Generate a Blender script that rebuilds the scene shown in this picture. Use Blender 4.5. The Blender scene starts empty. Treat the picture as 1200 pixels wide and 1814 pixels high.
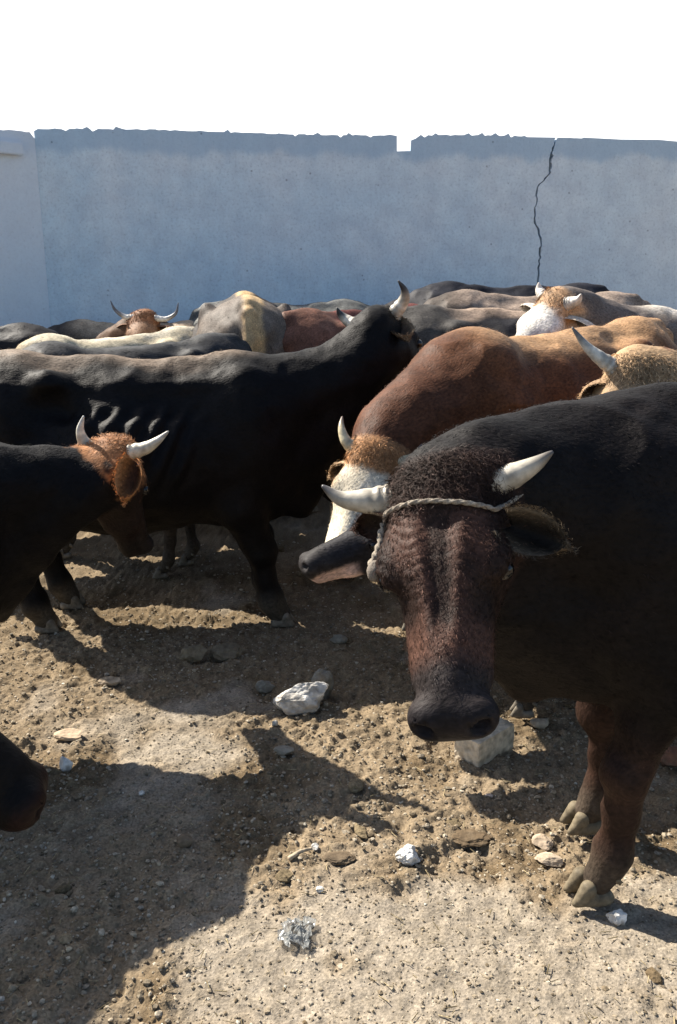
import bpy, bmesh, math, random
import numpy as np
from mathutils import Vector, Matrix
from mathutils.bvhtree import BVHTree
from mathutils import kdtree

scene = bpy.context.scene
COL = scene.collection
RNG = np.random.default_rng(7)
random.seed(7)

# ------------------------------------------------------------------ camera
CAM_H = 1.60; PITCH = math.radians(15.2); FPX = 1500.0      # FPX: focal length in pixels of the 1200x1814 photograph
cam = bpy.data.cameras.new('camera'); camo = bpy.data.objects.new('camera', cam); COL.objects.link(camo)
cam.sensor_fit = 'VERTICAL'; cam.sensor_height = 24.0; cam.lens = 24.0 * FPX / 1814.0
cam.clip_start = 0.05; cam.clip_end = 800
camo.location = (0, 0, CAM_H); camo.rotation_euler = (math.radians(90) - PITCH, 0, 0)
scene.camera = camo

# ------------------------------------------------------------------ light
SUN_XY = np.array([0.80, -0.60]); SUN_EL = math.radians(43)
w = bpy.data.worlds.new('World'); scene.world = w; w.use_nodes = True
nt = w.node_tree; nt.nodes.clear()
sky = nt.nodes.new('ShaderNodeTexSky'); sky.sky_type = 'NISHITA'; sky.sun_disc = False
sky.sun_elevation = SUN_EL; sky.sun_rotation = math.atan2(-SUN_XY[0], -SUN_XY[1])
sky.dust_density = 1.5; sky.air_density = 1.0
bg = nt.nodes.new('ShaderNodeBackground'); bg.inputs['Strength'].default_value = 0.080
nt.links.new(sky.outputs[0], bg.inputs['Color'])
haz = nt.nodes.new('ShaderNodeBackground'); haz.inputs['Color'].default_value = (1, 1, 1, 1); haz.inputs['Strength'].default_value = 0.75
tc = nt.nodes.new('ShaderNodeTexCoord')
dot = nt.nodes.new('ShaderNodeVectorMath'); dot.operation = 'DOT_PRODUCT'
# a bright glaring haze low in the sky on the sun's side
dot.inputs[1].default_value = tuple(Vector((-0.05, 0.98, 0.17)).normalized())
nt.links.new(tc.outputs['Generated'], dot.inputs[0])
mr = nt.nodes.new('ShaderNodeMapRange'); mr.interpolation_type = 'SMOOTHSTEP'
mr.inputs['From Min'].default_value = 0.70; mr.inputs['From Max'].default_value = 0.84
nt.links.new(dot.outputs['Value'], mr.inputs['Value'])
mx = nt.nodes.new('ShaderNodeMixShader')
nt.links.new(mr.outputs[0], mx.inputs[0]); nt.links.new(bg.outputs[0], mx.inputs[1]); nt.links.new(haz.outputs[0], mx.inputs[2])
wo = nt.nodes.new('ShaderNodeOutputWorld'); nt.links.new(mx.outputs[0], wo.inputs['Surface'])

sl = bpy.data.lights.new('sun', 'SUN'); sl.energy = 5.0; sl.angle = math.radians(0.5); sl.color = (1.0, 0.93, 0.82)
so = bpy.data.objects.new('sun', sl); COL.objects.link(so)
dvec = Vector((SUN_XY[0] * math.cos(SUN_EL), SUN_XY[1] * math.cos(SUN_EL), -math.sin(SUN_EL)))
so.rotation_euler = dvec.to_track_quat('-Z', 'Y').to_euler()

scene.view_settings.view_transform = 'Standard'; scene.view_settings.look = 'None'
scene.view_settings.exposure = 1.08; scene.view_settings.gamma = 1.0
scene.render.engine = 'CYCLES'
scene.cycles.max_bounces = 6; scene.cycles.diffuse_bounces = 3

# ------------------------------------------------------------------ helpers
def at(px, py, Y):
    """world point seen at photo pixel (px,py) at forward distance Y"""
    a = PITCH + math.atan((py - 907) / FPX)
    z = CAM_H - Y * math.tan(a)
    zc = Y * math.cos(PITCH) + (CAM_H - z) * math.sin(PITCH)
    return Vector(((px - 600) / FPX * zc, Y, z))

def ground_at(px, py):
    a = PITCH + math.atan((py - 907) / FPX)
    Y = CAM_H / math.tan(a)
    zc = Y * math.cos(PITCH) + CAM_H * math.sin(PITCH)
    return Vector(((px - 600) / FPX * zc, Y, 0))

def _hash(ix, iy, iz, seed):
    h = (ix.astype(np.int64) * 374761393 + iy.astype(np.int64) * 668265263 + iz.astype(np.int64) * 2147483647 + seed * 974634777) & 0xffffffff
    h = ((h ^ (h >> 13)) * 1274126177) & 0xffffffff
    h = (h ^ (h >> 16)) & 0xffffffff
    return h.astype(np.float32) / 4294967295.0

def vnoise(P, freq, seed=0):
    p = P * freq; i = np.floor(p); f = p - i; f = f * f * (3 - 2 * f); i = i.astype(np.int64)
    r = 0
    for dx in (0, 1):
        for dy in (0, 1):
            for dz in (0, 1):
                wgt = (f[:, 0] if dx else 1 - f[:, 0]) * (f[:, 1] if dy else 1 - f[:, 1]) * (f[:, 2] if dz else 1 - f[:, 2])
                r = r + wgt * _hash(i[:, 0] + dx, i[:, 1] + dy, i[:, 2] + dz, seed)
    return r

def fbm(P, freq, oct=4, seed=0, gain=.5):
    a = 1; s = 0; t = 0
    for k in range(oct):
        s = s + a * vnoise(P, freq * 2 ** k, seed + k * 17); t += a; a *= gain
    return s / t

def sstep(a, b, x):
    t = np.clip((x - a) / (b - a), 0, 1); return t * t * (3 - 2 * t)

def mesh_np(name, V, quads=None, tris=None, cols=None, smooth=True, mat=None, attrs=None):
    me = bpy.data.meshes.new(name)
    V = np.asarray(V, np.float32)
    nq = 0 if quads is None else len(quads); ntr = 0 if tris is None else len(tris)
    me.vertices.add(len(V)); me.vertices.foreach_set('co', V.ravel())
    loops = []
    if nq: loops.append(np.asarray(quads, np.int32).ravel())
    if ntr: loops.append(np.asarray(tris, np.int32).ravel())
    loops = np.concatenate(loops)
    me.loops.add(len(loops)); me.loops.foreach_set('vertex_index', loops)
    me.polygons.add(nq + ntr)
    starts = np.concatenate([np.arange(nq) * 4, nq * 4 + np.arange(ntr) * 3]).astype(np.int32)
    me.polygons.foreach_set('loop_start', starts)
    me.polygons.foreach_set('use_smooth', np.full(nq + ntr, smooth))
    if cols is not None:
        a = me.color_attributes.new('col', 'FLOAT_COLOR', 'POINT')
        c = np.ones((len(V), 4), np.float32); c[:, :3] = cols
        a.data.foreach_set('color', c.ravel())
    for k, v in (attrs or {}).items():
        a = me.attributes.new(k, 'FLOAT', 'POINT'); a.data.foreach_set('value', np.asarray(v, np.float32))
    me.update(calc_edges=True); me.validate()
    if mat: me.materials.append(mat)
    return me

def obj(name, me, parent=None, label=None, cat=None, group=None, kind=None):
    o = bpy.data.objects.new(name, me); COL.objects.link(o)
    if parent: o.parent = parent
    if label: o['label'] = label
    if cat: o['category'] = cat
    if group: o['group'] = group
    if kind: o['kind'] = kind
    return o

# ------------------------------------------------------------------ materials
def newmat(name):
    m = bpy.data.materials.new(name); m.use_nodes = True
    n = m.node_tree.nodes; b = n['Principled BSDF']
    return m, m.node_tree, b

def N(nt, t, **kw):
    n = nt.nodes.new(t)
    for k, v in kw.items(): setattr(n, k, v)
    return n

def coat_mat():
    m, t, b = newmat('cattle_coat')
    a = N(t, 'ShaderNodeVertexColor'); a.layer_name = 'col'
    tcn = N(t, 'ShaderNodeTexCoord')
    mp = N(t, 'ShaderNodeMapping'); mp.inputs['Scale'].default_value = (60, 160, 90)
    t.links.new(tcn.outputs['Object'], mp.inputs[0])
    n1 = N(t, 'ShaderNodeTexNoise'); n1.inputs['Scale'].default_value = 1.0; n1.inputs['Detail'].default_value = 4
    t.links.new(mp.outputs[0], n1.inputs['Vector'])
    n2 = N(t, 'ShaderNodeTexNoise'); n2.inputs['Scale'].default_value = 9; n2.inputs['Detail'].default_value = 5
    t.links.new(tcn.outputs['Object'], n2.inputs['Vector'])
    r = N(t, 'ShaderNodeMapRange'); r.inputs['From Min'].default_value = .3; r.inputs['From Max'].default_value = .7
    r.inputs['To Min'].default_value = .62; r.inputs['To Max'].default_value = 1.35
    t.links.new(n1.outputs[0], r.inputs[0])
    r2 = N(t, 'ShaderNodeMapRange'); r2.inputs['From Min'].default_value = .3; r2.inputs['From Max'].default_value = .7
    r2.inputs['To Min'].default_value = .75; r2.inputs['To Max'].default_value = 1.25
    t.links.new(n2.outputs[0], r2.inputs[0])
    mu = N(t, 'ShaderNodeMath', operation='MULTIPLY'); t.links.new(r.outputs[0], mu.inputs[0]); t.links.new(r2.outputs[0], mu.inputs[1])
    vm = N(t, 'ShaderNodeVectorMath', operation='SCALE'); t.links.new(a.outputs[0], vm.inputs[0]); t.links.new(mu.outputs[0], vm.inputs['Scale'])
    t.links.new(vm.outputs[0], b.inputs['Base Color'])
    b.inputs['Roughness'].default_value = .6; b.inputs['Specular IOR Level'].default_value = .13
    bp = N(t, 'ShaderNodeBump'); bp.inputs['Strength'].default_value = .55; bp.inputs['Distance'].default_value = .004
    t.links.new(n1.outputs[0], bp.inputs['Height']); t.links.new(bp.outputs[0], b.inputs['Normal'])
    return m

def attr_mat(name, rough=.6, spec=.4, bump=.3, bscale=60, vary=.3, dist=.003):
    m, t, b = newmat(name)
    a = N(t, 'ShaderNodeVertexColor'); a.layer_name = 'col'
    tcn = N(t, 'ShaderNodeTexCoord')
    n1 = N(t, 'ShaderNodeTexNoise'); n1.inputs['Scale'].default_value = bscale; n1.inputs['Detail'].default_value = 6
    t.links.new(tcn.outputs['Object'], n1.inputs['Vector'])
    r = N(t, 'ShaderNodeMapRange'); r.inputs['From Min'].default_value = .3; r.inputs['From Max'].default_value = .7
    r.inputs['To Min'].default_value = 1 - vary; r.inputs['To Max'].default_value = 1 + vary
    t.links.new(n1.outputs[0], r.inputs[0])
    vm = N(t, 'ShaderNodeVectorMath', operation='SCALE'); t.links.new(a.outputs[0], vm.inputs[0]); t.links.new(r.outputs[0], vm.inputs['Scale'])
    t.links.new(vm.outputs[0], b.inputs['Base Color'])
    b.inputs['Roughness'].default_value = rough; b.inputs['Specular IOR Level'].default_value = spec
    bp = N(t, 'ShaderNodeBump'); bp.inputs['Strength'].default_value = bump; bp.inputs['Distance'].default_value = dist
    t.links.new(n1.outputs[0], bp.inputs['Height']); t.links.new(bp.outputs[0], b.inputs['Normal'])
    return m

M_COAT = coat_mat()
M_HORN = attr_mat('horn', .42, .5, .25, 70, .18)
M_HOOF = attr_mat('hoof', .7, .3, .5, 60, .35)
M_EYE, _t, _b = newmat('eye'); _b.inputs['Base Color'].default_value = (.006, .005, .005, 1); _b.inputs['Roughness'].default_value = .08
M_ROPE = attr_mat('rope', .85, .2, .4, 300, .3)
M_STONE = attr_mat('stone', .85, .25, .8, 45, .28, .006)
M_SOIL = attr_mat('soil', .95, .1, .8, 130, .36, .005)

# ------------------------------------------------------------------ implicit modelling: smooth unions on a grid, meshed by surface nets
class Field:
    def __init__(s, h): s.h = h; s.pr = []
    def ell(s, c, r, R=None, k=.05, sub=False): s.pr.append(('e', np.array(c, float), np.array(r, float), None if R is None else np.array(R, float), k, sub))
    def cap(s, a, b, ra, rb, k=.05, sub=False): s.pr.append(('c', np.array(a, float), np.array(b, float), ra, rb, k, sub))
    def chain(s, pts, rs, k=.05):
        for i in range(len(pts) - 1): s.cap(pts[i], pts[i + 1], rs[i], rs[i + 1], k)
    def bbox(s, p, m=0):
        if p[0] == 'e': e = np.full(3, p[2].max()) if p[3] is not None else p[2]; return p[1] - e - m, p[1] + e + m
        r = max(p[3], p[4]); return np.minimum(p[1], p[2]) - r - m, np.maximum(p[1], p[2]) + r + m
    def mesh(s, smooth=2):
        h = s.h
        lo = np.min([s.bbox(p)[0] for p in s.pr], 0) - 4 * h - .03; hi = np.max([s.bbox(p)[1] for p in s.pr], 0) + 4 * h + .03
        n = np.ceil((hi - lo) / h).astype(int) + 1
        D = np.full(n, 1.0, np.float32)
        ax = [(lo[i] + h * np.arange(n[i])).astype(np.float32) for i in range(3)]
        for p in s.pr:
            k = p[5] if p[0] == 'c' else p[4]; sub = p[-1]
            b0, b1 = s.bbox(p, k + 3 * h)
            i0 = np.maximum(0, np.floor((b0 - lo) / h).astype(int)); i1 = np.minimum(n, np.ceil((b1 - lo) / h).astype(int) + 1)
            sl = tuple(slice(i0[i], i1[i]) for i in range(3))
            X = ax[0][sl[0]][:, None, None]; Y = ax[1][sl[1]][None, :, None]; Z = ax[2][sl[2]][None, None, :]
            if p[0] == 'e':
                x = X - p[1][0]; y = Y - p[1][1]; z = Z - p[1][2]; r = p[2]
                if p[3] is not None:
                    R = p[3]; x, y, z = (R[0, 0] * x + R[0, 1] * y + R[0, 2] * z, R[1, 0] * x + R[1, 1] * y + R[1, 2] * z, R[2, 0] * x + R[2, 1] * y + R[2, 2] * z)
                k0 = np.sqrt((x / r[0]) ** 2 + (y / r[1]) ** 2 + (z / r[2]) ** 2)
                k1 = np.sqrt((x / r[0] ** 2) ** 2 + (y / r[1] ** 2) ** 2 + (z / r[2] ** 2) ** 2) + 1e-6
                d = k0 * (k0 - 1) / k1
            else:
                a, b = p[1], p[2]; ba = b - a; L2 = float(ba @ ba) + 1e-9
                x = X - a[0]; y = Y - a[1]; z = Z - a[2]
                t = np.clip((x * ba[0] + y * ba[1] + z * ba[2]) / L2, 0, 1)
                d = np.sqrt((x - t * ba[0]) ** 2 + (y - t * ba[1]) ** 2 + (z - t * ba[2]) ** 2) - (p[3] + (p[4] - p[3]) * t)
            d = d.astype(np.float32); c = D[sl]
            if sub:
                d = -d; hh = np.maximum(k - np.abs(c - d), 0) / k; D[sl] = np.maximum(c, d) + hh * hh * k * .25
            else:
                hh = np.maximum(k - np.abs(c - d), 0) / k; D[sl] = np.minimum(c, d) - hh * hh * k * .25
        I = D < 0
        cnt = np.zeros(tuple(n - 1), np.int8)
        for a in (0, 1):
            for b in (0, 1):
                for c in (0, 1): cnt += I[a:n[0] - 1 + a, b:n[1] - 1 + b, c:n[2] - 1 + c]
        cells = np.argwhere((cnt > 0) & (cnt < 8))
        idm = np.full(tuple(n - 1), -1, np.int32); idm[tuple(cells.T)] = np.arange(len(cells))
        acc = np.zeros((len(cells), 3)); num = np.zeros(len(cells))
        corner = {}
        for a in (0, 1):
            for b in (0, 1):
                for c in (0, 1): corner[a, b, c] = D[cells[:, 0] + a, cells[:, 1] + b, cells[:, 2] + c]
        for (a, b, c) in list(corner):
            for axn in range(3):
                if (a, b, c)[axn]: continue
                e = [a, b, c]; e[axn] = 1; e = tuple(e)
                da = corner[a, b, c]; db = corner[e]; m = (da < 0) != (db < 0)
                t = np.where(m, da / np.where(m, da - db, 1), 0)
                pp = np.tile(np.array([a, b, c], float), (len(cells), 1)); pp[:, axn] = t
                acc[m] += pp[m]; num[m] += 1
        V = (cells + acc / num[:, None]) * h + lo
        Q = []
        for axn in range(3):
            s0 = [slice(None)] * 3; s1 = [slice(None)] * 3; s0[axn] = slice(0, -1); s1[axn] = slice(1, None)
            A = I[tuple(s0)]; B = I[tuple(s1)]
            e = np.argwhere(A != B); u, v = (axn + 1) % 3, (axn + 2) % 3
            ok = (e[:, u] > 0) & (e[:, v] > 0) & (e[:, u] < n[u] - 1) & (e[:, v] < n[v] - 1); e = e[ok]; fl = A[tuple(e.T)]
            q = []
            for du, dv in ((-1, -1), (0, -1), (0, 0), (-1, 0)):
                c = e.copy(); c[:, u] += du; c[:, v] += dv; q.append(idm[tuple(c.T)])
            q = np.stack(q, 1); q[~fl] = q[~fl][:, ::-1]; Q.append(q)
        Q = np.concatenate(Q); Q = Q[(Q >= 0).all(1)]
        for _ in range(smooth):
            S = np.zeros_like(V); C = np.zeros(len(V))
            for a, b in ((0, 1), (1, 2), (2, 3), (3, 0)):
                for i, j in ((a, b), (b, a)):
                    for c in range(3): S[:, c] += np.bincount(Q[:, i], V[Q[:, j], c], len(V))
                    C += np.bincount(Q[:, i], minlength=len(V))
            V = V * .5 + .5 * S / np.maximum(C, 1)[:, None]
        return V, Q

def vnormals(V, Q):
    n = np.cross(V[Q[:, 2]] - V[Q[:, 0]], V[Q[:, 3]] - V[Q[:, 1]])
    Nn = np.zeros_like(V)
    for i in range(4):
        for c in range(3): Nn[:, c] += np.bincount(Q[:, i], n[:, c], len(V))
    return Nn / (np.linalg.norm(Nn, axis=1)[:, None] + 1e-12)

def unit(v): v = np.asarray(v, float); return v / (np.linalg.norm(v, axis=-1, keepdims=True) + 1e-12)

def strands(V, Nn, cols, n, length, width, flow, lift=.35, rand=.45, curl=0., wgt=None, vary=.45, seg=2):
    """short hairs rooted on the surface; flow = direction per vertex, hairs hug the skin"""
    if wgt is not None:
        pr = wgt / wgt.sum(); idx = RNG.choice(len(V), n, p=pr)
    else: idx = RNG.integers(0, len(V), n)
    P = V[idx]; nn = Nn[idx]; f = flow[idx]
    P = P + RNG.normal(0, 1, (n, 3)) * .004; 
    f = f + RNG.normal(0, rand, (n, 3))
    f = unit(f - nn * np.sum(f * nn, 1)[:, None])
    L = length[idx] if hasattr(length, '__len__') else length
    L = L * RNG.uniform(.55, 1.25, n)
    lf = lift[idx] if hasattr(lift, '__len__') else lift
    d0 = unit(f + nn * (lf * RNG.uniform(.5, 1.6, n))[:, None] if hasattr(lf, '__len__') else f + nn * (lf * RNG.uniform(.5, 1.6, n))[:, None])
    side = unit(np.cross(d0, nn)); cu = (curl[idx] if hasattr(curl, '__len__') else curl) * RNG.choice([-1, 1], n) * RNG.uniform(.4, 1.3, n)
    d1 = unit(d0 - nn * .35 + side * cu[:, None] if hasattr(cu, '__len__') else d0)
    d2 = unit(d1 - nn * .3 + side * cu[:, None])
    W = width * RNG.uniform(.7, 1.3, n)
    P = P - nn * .002
    a = P; b = a + d0 * (L * .4)[:, None]; c = b + d1 * (L * .35)[:, None]; e = c + d2 * (L * .3)[:, None]
    s = side * (W * .5)[:, None]
    vs = np.stack([a - s, a + s, b - s * .8, b + s * .8, c - s * .55, c + s * .55, e], 1).reshape(-1, 3)
    o = np.arange(n)[:, None] * 7
    q = np.concatenate([o + [0, 1, 3, 2], o + [2, 3, 5, 4]]); t = o + [4, 5, 6]
    cc = cols[idx] * np.exp(RNG.normal(0, vary * .9, n))[:, None]
    return vs, q, t, np.repeat(cc, 7, 0)

def tube(pts, rad, nseg=12, lobes=0, twist=0., close=True):
    pts = np.asarray(pts, float); n = len(pts)
    T = unit(np.gradient(pts, axis=0)); up = np.array([.13, .21, .97]); V = []
    u = unit(np.cross(T[0], up))
    for i in range(n):
        u = unit(u - T[i] * (u @ T[i])); v = np.cross(T[i], u)
        for j in range(nseg):
            a = 2 * math.pi * j / nseg; r = rad[i] * (1 + (.22 * math.cos(lobes * (a + twist * i)) if lobes else 0))
            V.append(pts[i] + r * (math.cos(a) * u + math.sin(a) * v))
    Q = [[i * nseg + j, i * nseg + (j + 1) % nseg, (i + 1) * nseg + (j + 1) % nseg, (i + 1) * nseg + j] for i in range(n - 1) for j in range(nseg)]
    T3 = []
    if close:
        for i, rev in ((0, True), (n - 1, False)):
            V.append(pts[i]); c = len(V) - 1
            for j in range(nseg):
                a, b = i * nseg + j, i * nseg + (j + 1) % nseg
                T3.append([c, b, a] if rev else [c, a, b])
    return np.array(V), np.array(Q), np.array(T3) if T3 else None

def spline(pts, n):
    pts = np.asarray(pts, float); m = len(pts); out = []
    P = np.vstack([2 * pts[0] - pts[1], pts, 2 * pts[-1] - pts[-2]])
    for x in np.linspace(0, m - 1, n):
        i = min(int(x), m - 2); t = x - i; a, b, c, d = P[i:i + 4]
        out.append(.5 * ((2 * b) + (c - a) * t + (2 * a - 5 * b + 4 * c - d) * t * t + (3 * b - a - 3 * c + d) * t ** 3))
    return np.array(out)

# ------------------------------------------------------------------ cattle
CATTLE = {}
def cattle(name, label, cat, xy, heading, s, poll, face, up=(0, 0, 1), h=.016, hs=1.0, col=None, horns=((.0, .10, 0),), horn_r=.033,
           horn_cols=((.62, .55, .42), (.05, .045, .045)), horn_tip=.75, legr=1.0, feet=(0, 0, 0, 0), ears=None, fur=8000, fur_len=.016, fur_w=.0022,
           ribs=0, neckr=1.0, girth=1.0, curl=.5, ear_col=None, hips=1.0, deep=0.0, tail=True, furmin=.45, hoofcol=(.16, .14, .11), polltuft=1.0, shoulder=1.0, wrinkle=0., stretch=1.0, wd=0., nm=(0, 0, 0), hw=1.0, mott=.35, mz=1.0, belly=0., crown=0., hbo=(-.02, 0, -.08), npo=(-.03, 0, -.035)):
    hd = math.radians(heading); c, sn = math.cos(hd), math.sin(hd)
    Rw = np.array([[c, -sn, 0], [sn, c, 0], [0, 0, 1.0]])             # local -> world axes
    org = np.array([xy[0], xy[1], 0.0])
    def loc(p): return (np.asarray(p, float) - org) @ Rw / s
    pl = loc(poll)
    F = unit(np.asarray(face, float) @ Rw); U = np.asarray(up, float) @ Rw
    W = unit(U - F * (U @ F)); Vv = np.cross(W, F)                     # u: muzzle, v: animal's left, w: forehead normal
    R = np.stack([F, Vv, W])
    def hp(u, v, w_): return pl + hs * (u * F + v * hw * Vv + w_ * W)
    f = Field(h / s); g = girth
    # trunk
    f.ell((-.60, 0, 1.02), (.30, .235 * g, .27), k=.1)
    f.ell((-.12, 0, .90 - deep * .5), (.62 * stretch, .31 * g, .35 + deep * .5), k=.1)
    if belly: f.ell((-.14, 0, .79), (.52, .31 + belly, .33), k=.10)
    f.ell((.40, 0, .92 - deep * .5), (.34, .235 * g, .37 + deep * .5), k=.1)
    f.ell((.38, 0, 1.14 - wd), (.30, .10, .15), k=.09)
    f.cap((-.78, 0, 1.245), (-.2, 0, 1.235 - wd * .3), .045, .045, .08); f.cap((-.2, 0, 1.235 - wd * .3), (.35, 0, 1.245 - wd), .045, .045, .08)
    for sd in (1, -1):
        f.ell((-.42, sd * .185 * g, 1.165), (.075, .06, .055 * hips), k=.07)
        f.ell((-.84, sd * .085, 1.10), (.05, .045, .05), k=.07)
        f.ell((.44, sd * .15 * g * shoulder, .92), (.15, .10, .30), k=.09)
        f.ell((.30, sd * .12 * g, 1.10 - wd), (.16, .06, .12), k=.07)
        f.ell((-.62, sd * .14 * g, .84), (.21, .12, .30), k=.09)
        # front leg
        i = 0 if sd == 1 else 1; dx = feet[i]; y = .135 * g
        f.chain([(.42, sd * y, .80), (.38 + dx * .15, sd * y, .60), (.43 + dx * .5, sd * y, .37), (.425 + dx * .75, sd * y, .25), (.43 + dx, sd * y, .13), (.465 + dx, sd * y, .055)],
                [.12, .085 * legr, .052 * legr, .037 * legr, .044 * legr, .040 * legr], .035)
        f.ell((.445 + dx * .5, sd * y, .37), (.045 * legr, .045 * legr, .06), k=.03)
        # hind leg
        dx = feet[i + 2]; y = .15 * g
        f.chain([(-.52, sd * y, .74), (-.66 + dx * .4, sd * y, .60), (-.83 + dx * .7, sd * y, .44), (-.80 + dx * .9, sd * y, .27), (-.78 + dx, sd * y, .13), (-.74 + dx, sd * y, .055)],
                [.14, .09 * legr, .052 * legr, .038 * legr, .044 * legr, .040 * legr], .035)
        f.ell((-.855 + dx * .7, sd * y, .47), (.04, .03 * legr, .06), k=.03)
    if tail:
        f.chain([(-.86, 0, 1.20), (-.93, .0, 1.05), (-.935, .01, .75), (-.92, .02, .5)], [.045, .026, .02, .02], .04)
        f.ell((-.915, .02, .40), (.03, .035, .13), k=.03)
    # neck: three chains, nape / core / throat
    def bez(a, b, cc, n=6): t = np.linspace(0, 1, n)[:, None]; a, b, cc = map(np.asarray, (a, b, cc)); return (1 - t) ** 2 * a + 2 * t * (1 - t) * b + t * t * cc
    hb = hp(*hbo)
    nm = np.array(nm, float); mid = .5 * (np.array([.55, 0, 1.05]) + hb) + np.array([.06, 0, .03]) + nm
    r0, r1 = .18 * neckr, .095 * hs
    f.chain(bez((.42, 0, 1.02), mid, hb), np.linspace(r0, r1, 6), .1)
    nape = hp(*npo)
    f.chain(bez((.36, 0, 1.15 - wd), .5 * (np.array([.52, 0, 1.16 - wd]) + nape) + nm + [.05, 0, -.02], nape), np.linspace(.10 * neckr, .055 * hs * min(1, neckr), 6), .09)
    thr = hp(.06, 0, -.19)
    f.chain(bez((.60, 0, .72 - deep * .4), .5 * (np.array([.70, 0, .80]) + thr), thr), np.linspace(.13 * neckr, .055 * hs, 6), .1)
    f.chain(bez((.68, 0, .60 - deep * .6), .5 * (np.array([.72, 0, .64]) + hp(.06, 0, -.25)), hp(.06, 0, -.21)), np.linspace(.055, .02, 6), .06)
    # head
    E = lambda u, v, w_, r, k=.04, sub=False: f.ell(hp(u, v, w_), np.array(r) * hs * [1, hw, 1], R, k * hs, sub)
    C = lambda a, b, ra, rb, k=.04, sub=False: f.cap(hp(*a), hp(*b), ra * hs, rb * hs, k * hs, sub)
    E(.10, 0, -.075, (.15, .105, .10), .05)
    E(-.005, 0, -.01, (.05, .095, .045 * polltuft), .04)
    E(.12, 0, -.025, (.13, .105, .045), .04)
    C((.16, 0, -.065), (.45, 0, -.075), .082, .060, .05)
    C((.20, 0, -.03), (.42, 0, -.045), .042, .038, .04)
    for sd in (1, -1):
        E(.165, sd * .095, -.035, (.055, .034, .034), .025)            # brow
        C((.06, sd * .055, -.15), (.30, sd * .035, -.145), .062, .042, .05)
        E(.12, sd * .062, -.12, (.10, .045, .085), .04)                # cheek
        C((.25, sd * .055, -.075), (.40, sd * .045, -.085), .03, .03, .03)
        E(.485, sd * .040, -.060, (.040, .038, .042), .02)
    C((.30, 0, -.145), (.455, 0, -.135), .045, .036, .03)
    E(.475, 0, -.075, (.045, .078 * mz, .052), .03)
    for sd in (1, -1):
        E(.506, sd * .047, -.048, (.026, .019, .015), .010, True)      # nostrils
        E(.190, sd * .118, -.048, (.024, .016, .015), .012, True)      # eye socket
        C((.40, sd * .075, -.118), (.51, sd * .03, -.122), .005, .005, .008, True)   # mouth line
    V, Q = f.mesh(2)
    Nn = vnormals(V, Q)
    H = ((V - pl) / hs) @ R.T; H[:, 1] /= hw
    hm = (H[:, 0] > -.07) & (H[:, 0] < .62) & (np.abs(H[:, 1]) < .16) & (H[:, 2] > -.27) & (H[:, 2] < .09)
    hmf = sstep(-.09, -.03, H[:, 0]) * sstep(.165, .13, np.abs(H[:, 1])) * sstep(.0, .06, H[:, 2] + .13 + .75 * np.clip(H[:, 0], 0, .25)) * hm
    # muscle relief, ribs, forehead waves
    dsp = ((fbm(V, 7, 3, 3) - .5) * .024 + (np.abs(fbm(V, 4.5, 3, 33) - .5) * -.05)) * (1 - hmf)
    if ribs:
        dsp = dsp - .030 * sstep(-.50, -.36, V[:, 0]) * sstep(.32, .15, V[:, 0]) * sstep(1.0, 1.07, V[:, 2]) * sstep(1.18, 1.12, V[:, 2])
        m = sstep(-.38, -.25, V[:, 0]) * sstep(.28, .12, V[:, 0]) * sstep(.66, .84, V[:, 2]) * sstep(1.12, 1.05, V[:, 2])
        ph = (V[:, 0] + (V[:, 2] - .9) * -.50 + (fbm(V, 3, 2, 77) - .5) * .05) / .098
        dsp = dsp + ribs * m * (np.cos(2 * np.pi * ph) * .5) - ribs * 1.4 * sstep(-.62, -.45, V[:, 0]) * sstep(-.25, -.36, V[:, 0]) * sstep(.8, .95, V[:, 2]) * sstep(1.17, 1.07, V[:, 2])
    if wrinkle:
        m = hmf * sstep(-.05, .02, H[:, 0]) * sstep(.33, .2, H[:, 0]) * sstep(-.12, -.07, H[:, 2])
        ww = np.sin((H[:, 0] * 1. + .03 * np.sin(H[:, 1] * 40) + (fbm(H, 14, 3, 9) - .5) * .09) * 2 * np.pi / .022)
        side_m = .35 + .65 * sstep(.02, .05, np.abs(H[:, 1]))
        dsp = dsp + wrinkle * m * ww * side_m
        gw = .055 - .11 * np.clip(H[:, 0] - .05, 0, .4); dsp = dsp - .016 * hmf * sstep(.06, .12, H[:, 0]) * sstep(.38, .28, H[:, 0]) * sstep(1, .3, np.abs(H[:, 1]) / np.maximum(gw, .014)) * sstep(-.1, -.05, H[:, 2])
    V = V + Nn * dsp[:, None]
    Nn = vnormals(V, Q)
    # colours
    C3 = lambda x: np.array(x, float)[None, :]
    cd = dict(base=(.012, .010, .010)); cd.update(col or {})
    cl = np.repeat(C3(cd['base']), len(V), 0)
    nz = fbm(V, 5, 4, 21) - .5; nz2 = fbm(V, 22, 3, 5) - .5
    def mixin(m, cc):
        nonlocal cl
        m = np.clip(m, 0, 1)[:, None]; cl = cl * (1 - m) + C3(cc) * m
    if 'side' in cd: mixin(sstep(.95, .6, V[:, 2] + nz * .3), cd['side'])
    if 'neck' in cd: mixin(sstep(.45, .75, V[:, 0] + nz * .3), cd['neck'])
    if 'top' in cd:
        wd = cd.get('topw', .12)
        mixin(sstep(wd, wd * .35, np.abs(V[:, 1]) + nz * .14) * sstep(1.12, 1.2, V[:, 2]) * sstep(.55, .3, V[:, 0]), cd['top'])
    if 'rump' in cd: mixin(sstep(-.35, -.55, V[:, 0] + nz * .3) * sstep(.7, .9, V[:, 2]), cd['rump'])
    if 'legs' in cd: mixin(sstep(.6, .35, V[:, 2] + nz * .2), cd['legs'])
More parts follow.
